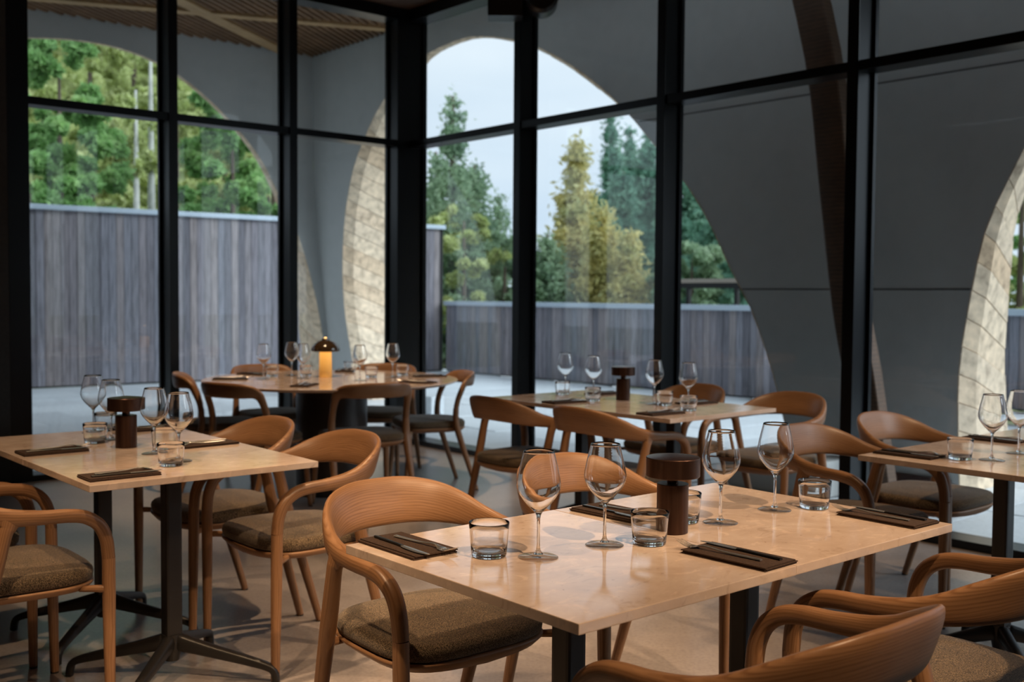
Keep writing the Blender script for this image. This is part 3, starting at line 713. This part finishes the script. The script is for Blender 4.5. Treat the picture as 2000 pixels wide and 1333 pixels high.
def chair(proto, s, t, face, label, group, tw=0):
    rz = (FACE[face] if isinstance(face, str) else face) + R_(tw); l_ = wor(s, t, 0)
    if proto.name in used: return copy_tree(proto, l_, rz, label, group)
    used.add(proto.name); proto.location = l_; proto.rotation_euler = (0, 0, rz); proto['label'] = label; proto['group'] = group; return proto
G1 = 'oak armchairs around the front table'; G2 = 'oak armchairs around the left table'; G3 = 'oak armchairs around the middle table'; G4 = 'oak armchairs at the right table'; G5 = 'oak side chairs around the round table'
chair(arm0, -3.70, 5.415, '+t', 'oak armchair at the near left corner of the front table', G1)
chair(arm0, -2.99, 5.37, '+t', 'oak armchair on the far side of the front table, behind the wine glasses', G1)
chair(arm0, -3.75, 6.50, '-t', 'oak armchair closest to the camera at the bottom right, seen from behind', G1)
chair(arm0, -3.05, 6.48, '-t', 'oak armchair at the right edge with its woven seat showing, behind the closest armchair', G1)
chair(arm0, -3.43, 4.205, '-s', 'oak armchair right of the left table, at its near end', G2)
chair(arm0, -3.455, 3.61, '-s', 'oak armchair right of the left table, at its far end', G2)
chair(arm0, -4.43, 4.17, '+s', 'oak armchair at the bottom left corner of the picture, left of the table legs', G2)
chair(arm0, -4.47, 3.55, '+s', 'oak armchair at the left edge, half hidden behind the bottom left one', G2)
chair(arm0, -1.62, 3.40, '+s', 'oak armchair on the near side of the middle table, left one of the two', G3)
chair(arm0, -1.62, 4.05, '+s', 'oak armchair on the near side of the middle table, right one of the two', G3)
chair(arm0, -.62, 3.55, '-s', 'oak armchair on the window side of the middle table, mostly hidden by wine glasses', G3)
chair(arm0, -.62, 4.22, '-s', 'oak armchair on the window side of the middle table, by its right corner', G3)
chair(arm0, -1.62, 5.36, '+t', 'oak armchair at the left corner of the right table', G4)
chair(arm0, -.95, 5.30, '+t', 'oak armchair at the right table nearest the windows', G4)

# ------------------------------------------------------------------ tables
def top_mesh(s0, s1, t0, t1, th=.02):
    bm = bmesh.new(); box(bm, s0, s1, t0, t1, -th, 0, None, .0018); return bm
def star_base(parent, x, y, top=.72):
    m = bmesh.new(); box(m, x - .027, x + .027, y - .027, y + .027, .13, top - .004, None, .008); obj('column', m, STEEL, parent)
    m = bmesh.new(); box(m, x - .17, x + .17, y - .17, y + .17, top - .006, top, None, .001); obj('mounting_plate', m, STEEL, parent)
    m = lathe([(0, .07), (.024, .07), (.030, .10), (.034, .16), (0, .16)], 20); c_ = obj('hub', m, STEEL, parent, False); c_.location = (x, y, 0)
    for k in range(4):
        a = math.pi / 4 + k * math.pi / 2; dx, dy = math.cos(a), math.sin(a)
        nd = [(x + dx * r, y + dy * r, z, wv, hv, 0, 0, 1) if i_ < 4 else (x + dx * r, y + dy * r, z, wv, hv, dx, dy, .3) for i_, (r, z, wv, hv) in enumerate(((.01, .135, .020, .030), (.12, .108, .018, .022), (.25, .078, .016, .016), (.325, .058, .015, .013), (.350, .040, .014, .012), (.357, .004, .013, .012)))]
        obj('foot', sweep(nd, 4, 12, 3.5), STEEL, parent, True)
def table(label, loc_s, loc_t, rz, tops, cols, group='stone topped tables', bases=True):
    t = thing('dining_table', label, 'table', wor(loc_s, loc_t, 0), rz, group)
    for (x0, x1, y0, y1) in tops:
        o = obj('tabletop', top_mesh(x0, x1, y0, y1), STONE, t); o.location = (0, 0, TZ); o.cycles.is_caustics_receiver = True
    for x, y in cols: star_base(t, x, y, TZ - .02)
    return t
RS = ROT_S   # table local x = +s, local y = -t (right-handed)
def YY(a, b_): return (-b_, -a)
# front table: two tops side by side along s, the second turned a touch
table('beige stone dining table in the foreground, left of its two joined tops', -4.106, 5.628, RS, [(0, .628, *YY(0, .744))], [(.33, -.374)])
table('beige stone dining table in the foreground, right of its two joined tops', -3.4765, 5.628, RS, [(.0, .655, *YY(0, .743))], [(.32, -.37)])
# left table
table('beige stone dining table at left, nearer of its two joined tops', -4.293, 3.912, RS, [(0, .75, *YY(.001, .632))], [(.375, -.316)])
table('beige stone dining table at left, farther of its two joined tops', -4.293, 3.278, RS, [(0, .75, *YY(0, .632))], [(.375, -.316)])
# middle table
table('beige stone dining table in the middle, left of its two joined tops', -1.665, 3.13, RS, [(0, .80, *YY(0, .655))], [(.40, -.33)])
table('beige stone dining table in the middle, right of its two joined tops', -1.665, 3.787, RS, [(0, .80, *YY(0, .655))], [(.40, -.33)])
# right table
table('beige stone dining table at the right edge, nearer of its two joined tops', -1.965, 5.58, RS, [(0, .645, *YY(0, .75))], [(.33, -.37)])
table('beige stone dining table at the right edge, farther of its two joined tops', -1.318, 5.58, RS, [(0, .645, *YY(0, .75))], [(.33, -.37)])
# round table
RT = wor(-1.692, 1.548, 0)
rt = thing('round_table', 'round beige stone table with a dark drum base near the window corner', 'table', RT)
_rtop = obj('tabletop', lathe([(0, TZ - .02), (.80, TZ - .02), (.826, TZ - .008), (.826, TZ - .002), (.823, TZ), (0, TZ)], 96), STONE, rt)
_rtop.cycles.is_caustics_receiver = True
dr_ = obj('drum_base', lathe([(0, 0), (.25, 0), (.25, .02), (.232, .03), (.232, TZ - .022), (0, TZ - .022)], 64), black_mat('dark_brown_drum', (.028, .018, .014), .4), rt)
autosmooth(dr_.data, 35)
def rchair(ang, r, label, tw=0):
    """ang: world bearing of the chair from the table centre; the chair faces the centre"""
    a = R_(ang); p = RT + Vector((math.cos(a), math.sin(a), 0)) * r
    rz = a + math.pi / 2 + R_(tw)
    v = p - CR; chair(side0, v.dot(U), v.dot(W), rz, label, G5)
rchair(-123, .68, 'oak side chair at the near left of the round table')
rchair(179, .74, 'oak side chair at the far left of the round table, seen edge-on', 18)
rchair(130, .80, 'oak side chair behind the round table, left of the glowing lamp')
rchair(76, .80, 'oak side chair behind the round table, right of the glowing lamp')
rchair(19, .66, 'oak side chair at the right of the round table, seen from its side')
rchair(-62, .58, 'oak side chair at the near right of the round table, its back toward the camera')

# ------------------------------------------------------------------ tableware
def wine_mesh():
    o_ = [(0, 0), (.0425, 0), (.0430, .0015), (.040, .0030), (.022, .0050), (.009, .0085), (.0048, .016), (.0036, .030), (.0034, .070), (.0042, .086), (.0075, .0955), (.0150, .104), (.0285, .118), (.0405, .134), (.0462, .148), (.0470, .158), (.0452, .172), (.0405, .195), (.0355, .215), (.0325, .2285)]
    i_ = [(.0319, .2287), (.0349, .215), (.0399, .195), (.0446, .172), (.0463, .158), (.0453, .148), (.0396, .1345), (.0274, .1190), (.0138, .1060), (.0060, .1010), (0, .0995)]
    # the foot is a mesh of its own, so the stem and bowl start at its top
    pts = cr([(r, z) for r, z in o_[6:]], 3); pts2 = cr(i_, 3)
    prof = [(0, .0070), (.0105, .0078)] + [(float(a), float(b_)) for a, b_ in pts] + [(max(0., float(a)), float(b_)) for a, b_ in pts2]
    return lathe(prof, 48)
def tumbler_mesh():
    return lathe([(0, 0), (.034, 0), (.0365, .0015), (.0378, .005), (.0400, .030), (.0425, .060), (.0436, .0722), (.0430, .0735), (.0424, .0728), (.0412, .060), (.0387, .030), (.0366, .0135), (.0345, .0105), (.020, .0085), (0, .0078)], 48)
wg = bpy.data.meshes.new('wine_glass'); b_ = wine_mesh(); bmesh.ops.recalc_face_normals(b_, faces=b_.faces); b_.to_mesh(wg); b_.free(); wg.materials.append(GLASS); wg.polygons.foreach_set('use_smooth', [True] * len(wg.polygons))
tg = bpy.data.meshes.new('tumbler'); b_ = tumbler_mesh(); bmesh.ops.recalc_face_normals(b_, faces=b_.faces); b_.to_mesh(tg); b_.free(); tg.materials.append(GLASS); tg.polygons.foreach_set('use_smooth', [True] * len(tg.polygons))
def thin_glass():
    m = bpy.data.materials.new('thin_clear_glass'); m.use_nodes = True; t = m.node_tree; t.nodes.clear()
    o = t.nodes.new('ShaderNodeOutputMaterial'); tr = t.nodes.new('ShaderNodeBsdfTransparent'); gl = t.nodes.new('ShaderNodeBsdfGlossy'); gl.inputs['Roughness'].default_value = .02
    lw = t.nodes.new('ShaderNodeLayerWeight'); lw.inputs[0].default_value = .5; mx = t.nodes.new('ShaderNodeMixShader')
    pw = t.nodes.new('ShaderNodeMath'); pw.operation = 'POWER'; pw.inputs[1].default_value = 4; t.links.new(lw.outputs['Facing'], pw.inputs[0])
    ma = t.nodes.new('ShaderNodeMath'); ma.operation = 'MULTIPLY_ADD'; ma.inputs[1].default_value = .75; ma.inputs[2].default_value = .045; t.links.new(pw.outputs[0], ma.inputs[0])
    t.links.new(ma.outputs[0], mx.inputs[0]); t.links.new(ramp(t, lw.outputs['Facing'], [(.0, (.97, .975, .975)), (.8, (.90, .91, .91)), (1, (.45, .46, .46))]), tr.inputs[0])
    t.links.new(tr.outputs[0], mx.inputs[1]); t.links.new(gl.outputs[0], mx.inputs[2]); t.links.new(mx.outputs[0], o.inputs[0]); return m
THIN = thin_glass()
def to_mesh(name, bm, mat):
    bmesh.ops.recalc_face_normals(bm, faces=bm.faces); me = bpy.data.meshes.new(name); bm.to_mesh(me); bm.free(); me.materials.append(mat)
    me.polygons.foreach_set('use_smooth', [True] * len(me.polygons)); return me
foot_me = to_mesh('foot', lathe([(0, 0), (.0425, 0), (.0430, .0012), (.040, .0026), (.022, .0048), (.0105, .0076), (0, .0085)], 48), THIN)
EPS = .0006
def place(me, name, s, t, label, cat, group, z=TZ):
    o = bpy.data.objects.new(name, me); COL.objects.link(o); o.location = wor(s, t, z + EPS); o.cycles.is_caustics_caster = True; tag(o, label, cat, group)
    if me is wg: c = bpy.data.objects.new('foot', foot_me); COL.objects.link(c); c.parent = o
    return o
WINE = {
 'front': ([(-3.851, 5.984), (-3.66, 5.993), (-3.266, 6.004), (-3.027, 5.992)], ['leftmost wine glass on the front table', 'wine glass just left of the lamp on the front table', 'wine glass just right of the lamp on the front table', 'rightmost wine glass on the front table']),
 'left': ([(-3.872, 3.369), (-3.892, 3.618), (-3.903, 4.055), (-3.907, 4.269)], ['leftmost wine glass on the left table', 'wine glass partly behind the lamp on the left table', 'wine glass just right of the lamp on the left table', 'rightmost wine glass on the left table']),
 'middle': ([(-1.149, 3.201), (-1.214, 3.495), (-1.214, 3.94), (-1.229, 4.178)], ['leftmost wine glass on the middle table', 'wine glass just left of the lamp on the middle table', 'wine glass just right of the lamp on the middle table', 'rightmost wine glass on the middle table']),
 'right': ([(-1.714, 5.941), (-1.478, 5.927)], ['wine glass standing on the right table', 'wine glass cut by the right edge of the picture, on the right table']),
 'round': ([(-2.067, 1.323), (-1.791, 1.194), (-1.839, 1.431), (-1.628, 1.786), (-1.312, 1.694)], ['leftmost wine glass on the round table', 'tallest looking wine glass left of the glowing lamp on the round table', 'wine glass closest to the left of the glowing lamp', 'wine glass closest to the right of the glowing lamp', 'rightmost wine glass on the round table'])}
TUMB = {
 'front': ([(-3.924, 5.908), (-3.57, 6.046), (-3.328, 5.939), (-2.92, 6.041)], ['short tumbler left of the leftmost wine glass on the front table', 'short tumbler in front of the lamp on the front table', 'short tumbler hidden partly behind the lamp on the front table', 'short tumbler at the right of the front table']),
 'left': ([(-3.969, 3.665), (-3.811, 3.335), (-3.834, 3.968), (-3.962, 4.334)], ['short tumbler left of the lamp on the left table', 'short tumbler farthest back on the left table', 'short tumbler behind the two right wine glasses of the left table', 'short tumbler nearest the camera on the left table']),
 'middle': ([(-1.235, 3.271), (-1.358, 3.636), (-1.225, 4.02), (-1.32, 4.258)], ['short tumbler at the far left of the middle table', 'short tumbler left of the lamp on the middle table', 'short tumbler right of the lamp on the middle table', 'short tumbler at the right end of the middle table']),
 'right': ([(-1.779, 5.861)], ['short tumbler on the right table']),
 'round': ([(-1.92, 1.16), (-1.716, 1.25), (-1.269, 1.087), (-1.42, 1.60), (-1.142, 1.56)], ['tumbler beside the leftmost wine glass on the round table', 'tumbler behind the two wine glasses left of the glowing lamp', 'tumbler farthest back on the round table', 'tumbler between the two right wine glasses on the round table', 'rightmost tumbler on the round table'])}
for k, (ps, ls) in WINE.items():
    for (s, t), lb in zip(ps, ls): place(wg, 'wine_glass', s, t, 'empty clear ' + lb, 'wine glass', 'wine glasses on the %s table' % k)
for k, (ps, ls) in TUMB.items():
    for (s, t), lb in zip(ps, ls): place(tg, 'tumbler', s, t, 'clear ' + lb, 'tumbler', 'tumblers on the %s table' % k)

# napkins, forks and knives; setting frame: local +y points to the table centre, +x to the diner's right
def napkin_mesh(wd=.115, ln=.215):
    bm = bmesh.new()
    for k, (z0, z1, dx, dy, a) in enumerate(((0, .0028, 0, 0, 0), (.0030, .0056, .002, -.002, .4), (.0058, .0086, -.002, .001, -.3))):
        box(bm, -wd / 2 + dx + .0005 * k, wd / 2 + dx - .001 * k, -ln / 2 + dy, ln / 2 + dy, z0, z1, None, .0011)
    # folded roll along the left long edge
    nd = [(-wd / 2 + .008, -ln / 2, .0068, .0065, .0045, 0, 0, 1), (-wd / 2 + .008, 0, .0068, .0070, .0048, 0, 0, 1), (-wd / 2 + .008, ln / 2, .0066, .0065, .0042, 0, 0, 1)]
    return bm
def strip(bm, rows):
    """rows: (x,y,z,halfwidth,halfthick)"""
    rings = []
    for x, y, z, w_, h_ in rows: rings.append([bm.verts.new((x - w_, y, z)), bm.verts.new((x - w_ * .6, y, z + h_)), bm.verts.new((x + w_ * .6, y, z + h_)), bm.verts.new((x + w_, y, z)), bm.verts.new((x + w_ * .6, y, z - h_)), bm.verts.new((x - w_ * .6, y, z - h_))])
    for A, B in zip(rings, rings[1:]):
        for k in range(6): bm.faces.new((A[k], A[(k + 1) % 6], B[(k + 1) % 6], B[k]))
    bm.faces.new(rings[0]); bm.faces.new(rings[-1][::-1])
def fork_mesh():
    bm = bmesh.new()
    r = cr([(0, -.10, .0035, .0055, .0018), (0, -.07, .0035, .0050, .0018), (0, -.01, .0045, .0034, .0016), (0, .035, .009, .0026, .0014), (0, .050, .0075, .0050, .0012), (0, .062, .0040, .0115, .0010), (0, .070, .0032, .0125, .0009)], 4); strip(bm, r)
    for x in (-.0105, -.0035, .0035, .0105):
        strip(bm, cr([(x, .069, .0032, .0020, .0009), (x, .082, .0034, .0017, .0008), (x * .97, .097, .0075, .0013, .0007), (x * .95, .108, .0125, .0006, .0005)], 3))
    return bm
def knife_mesh():
    bm = bmesh.new()
    strip(bm, cr([(0, -.105, .0035, .0058, .0022), (0, -.06, .0035, .0052, .0022), (0, -.005, .0035, .0042, .0022), (0, .010, .0035, .0048, .0018)], 4)); return bm
def blade_mesh():
    bm = bmesh.new()
    strip(bm, cr([(0, .010, .0035, .0060, .0010), (.001, .03, .0035, .0080, .0009), (.001, .075, .0035, .0082, .0008), (-.002, .098, .0035, .0055, .0007), (-.005, .108, .0035, .0015, .0005)], 4)); return bm
def mk(name, bm, mat):
    me = bpy.data.meshes.new(name); bmesh.ops.recalc_face_normals(bm, faces=bm.faces); bm.to_mesh(me); bm.free(); me.materials.append(mat); autosmooth(me, 40); return me
M_NAP = mk('napkin', napkin_mesh(), NAPKIN); M_FORK = mk('fork', fork_mesh(), CUTLERY); M_KH = mk('handle', knife_mesh(), DARKCUT); M_KB = mk('blade', blade_mesh(), CUTLERY)
def setting(s, t, face, where, key, tw=0, sc=(1, 1), fx=-.022, kx=.026, cut=True):
    base = wor(s, t, TZ + EPS); rz = (FACE[face] if isinstance(face, str) else face) + R_(tw); Rm = Matrix.Rotation(rz, 3, 'Z')
    o = bpy.data.objects.new('napkin', M_NAP); COL.objects.link(o); o.location = base; o.rotation_euler = (0, 0, rz); o.scale = (sc[0], sc[1], 1)
    tag(o, 'dark brown napkin ' + where, 'napkin', 'napkins on the %s table' % key)
    f_ = bpy.data.objects.new('fork', M_FORK); COL.objects.link(f_); f_.location = base + Rm @ Vector((fx, .030, .0080)); f_.rotation_euler = (0, 0, rz + R_(3))
    tag(f_, 'steel fork ' + where, 'fork', 'forks on the %s table' % key)
    k_ = bpy.data.objects.new('knife', None); COL.objects.link(k_); k_.location = base + Rm @ Vector((kx, .012, .0080)); k_.rotation_euler = (0, 0, rz + R_(-3))
    tag(k_, 'steel knife ' + where, 'knife', 'knives on the %s table' % key)
    for nm, me in (('handle', M_KH), ('blade', M_KB)):
        q = bpy.data.objects.new(nm, me); COL.objects.link(q); q.parent = k_
setting(-4.016, 5.735, '+t', 'at the near left corner of the front table', 'front')
setting(-3.392, 5.770, '+t', 'on the far side of the front table, behind the lamp', 'front', 3)
setting(-3.521, 6.255, '-t', 'on the near side of the front table, in front of the lamp', 'front', 2)
setting(-2.90, 6.240, '-t', 'at the right corner of the front table', 'front', -1)
setting(-4.165, 3.805, '+s', 'left of the lamp on the left table', 'left')
setting(-4.165, 4.434, '+s', 'at the near corner of the left table', 'left')
setting(-3.672, 3.955, '-s', 'at the right side of the left table', 'left', 3)
setting(-3.672, 3.40, '-s', 'behind the lamp on the left table', 'left')
setting(-1.530, 3.60, '+s', 'at the near side of the middle table, left of the lamp', 'middle', -4)
setting(-1.535, 4.27, '+s', 'at the near corner of the middle table', 'middle', -4)
setting(-1.01, 3.38, '-s', 'at the window side of the middle table, left of the lamp', 'middle')
setting(-1.01, 4.05, '-s', 'at the window side of the middle table, right of the lamp', 'middle')
setting(-1.830, 5.700, '+t', 'at the left corner of the right table', 'right', 2)
setting(-1.185, 5.700, '+t', 'at the back of the right table by the window', 'right', 2)
for px_, (s, t), lb in ((0, (-2.107, 1.922), 'at the near left of the round table'), (1, (-2.245, 1.209), 'at the far left of the round table'), (2, (-1.056, 1.76), 'at the right of the round table'), (3, (-1.416, 2.133), 'at the near right of the round table'), (4, (-1.249, .98), 'behind the round table lamp, right'), (5, (-1.93, .92), 'behind the round table lamp, left')):
    p = wor(s, t, 0) - RT; a = math.atan2(-p.y, -p.x); setting(s, t, a - math.pi / 2, lb, 'round')

# lamps
def lamp(s, t, label):
    o = thing('table_lamp', label, 'lamp', wor(s, t, TZ + EPS), 0, 'dark bronze table lamps')
    b1 = obj('base', lathe([(0, 0), (.0365, 0), (.0372, .001), (.0372, .1150), (.0362, .1160), (0, .1160)], 64), BRONZE, o)
    b2 = obj('neck', lathe([(0, .1160), (.0135, .1160), (.0135, .1330), (0, .1330)], 32), BRONZE, o)
    b3 = obj('lamp_head', lathe([(0, .1330), (.0620, .1330), (.0635, .1345), (.0635, .1770), (.0622, .1785), (.0610, .1788), (0, .1860)], 72), BRONZE, o)
    for q in (b1, b2, b3): autosmooth(q.data, 30)
    return o
lamp(-3.438, 5.998, 'dark bronze cordless lamp with flat drum head in the centre of the front table')
lamp(-3.919, 3.838, 'dark bronze cordless lamp among the wine glasses on the left table')
lamp(-1.187, 3.692, 'dark bronze cordless lamp on the middle table')
lo = thing('mushroom_lamp', 'glowing amber mushroom lamp with smoked dome shade on the round table', 'lamp', wor(-1.653, 1.401, TZ + EPS))
m_am, t_, b_ = new_mat('glowing_amber_stem', (.75, .42, .12), .4)
g_ = noise(t_, 1, 1); tc_ = t_.nodes.new('ShaderNodeTexCoord'); sx = t_.nodes.new('ShaderNodeSeparateXYZ'); t_.links.new(tc_.outputs['Object'], sx.inputs[0])
b_.inputs['Emission Color'].default_value = (1, .46, .09, 1)
mr = t_.nodes.new('ShaderNodeMapRange'); mr.inputs[1].default_value = .03; mr.inputs[2].default_value = .19; mr.inputs[3].default_value = .22; mr.inputs[4].default_value = 1.1
t_.links.new(sx.outputs[2], mr.inputs[0]); t_.links.new(mr.outputs[0], b_.inputs['Emission Strength'])
q = obj('stem', lathe([(0, 0), (.043, 0), (.0435, .002), (.0395, .185), (0, .186)], 48), m_am, lo); autosmooth(q.data, 35)
m_sm, t_, b_ = new_mat('smoked_glass_shade', (.035, .022, .012), .12, 0, .7)
q = obj('dome_shade', lathe([(0, .1865), (.040, .1865), (.088, .172), (.0945, .176), (.0955, .186), (.088, .206), (.072, .226), (.048, .241), (.027, .247), (.025, .256), (.010, .2595), (0, .26)], 48), m_sm, lo); autosmooth(q.data, 45)
m_bulb, t_, b_ = new_mat('warm_bulb', (1, .7, .3), .4); b_.inputs['Emission Color'].default_value = (1, .55, .18, 1); b_.inputs['Emission Strength'].default_value = 3
obj('bulb', lathe([(0, .2597), (.008, .2605), (.009, .263), (.004, .266), (0, .2665)], 20), m_bulb, lo, True)

# black loudspeaker and spotlight hanging from the ceiling by the middle mullion
fx = thing('ceiling_speaker', 'black box and round black head fixed under the ceiling at the middle mullion', 'speaker', wor(-.13, 1.43, 3.735))
m = bmesh.new(); box(m, -.13, .13, -.10, .10, -.37, 0, None, .01); obj('cabinet', m, STEEL, fx)
m = lathe([(0, -.11), (.10, -.11), (.125, -.085), (.125, .085), (.10, .11), (0, .11)], 36); q = obj('round_head', m, STEEL, fx); q.rotation_euler = (R_(90), 0, 0); q.location = (.27, .0, -.22)
autosmooth(q.data, 35)
m = bmesh.new(); box(m, .12, .25, -.02, .02, -.20, -.14, None, .003); obj('arm', m, STEEL, fx)
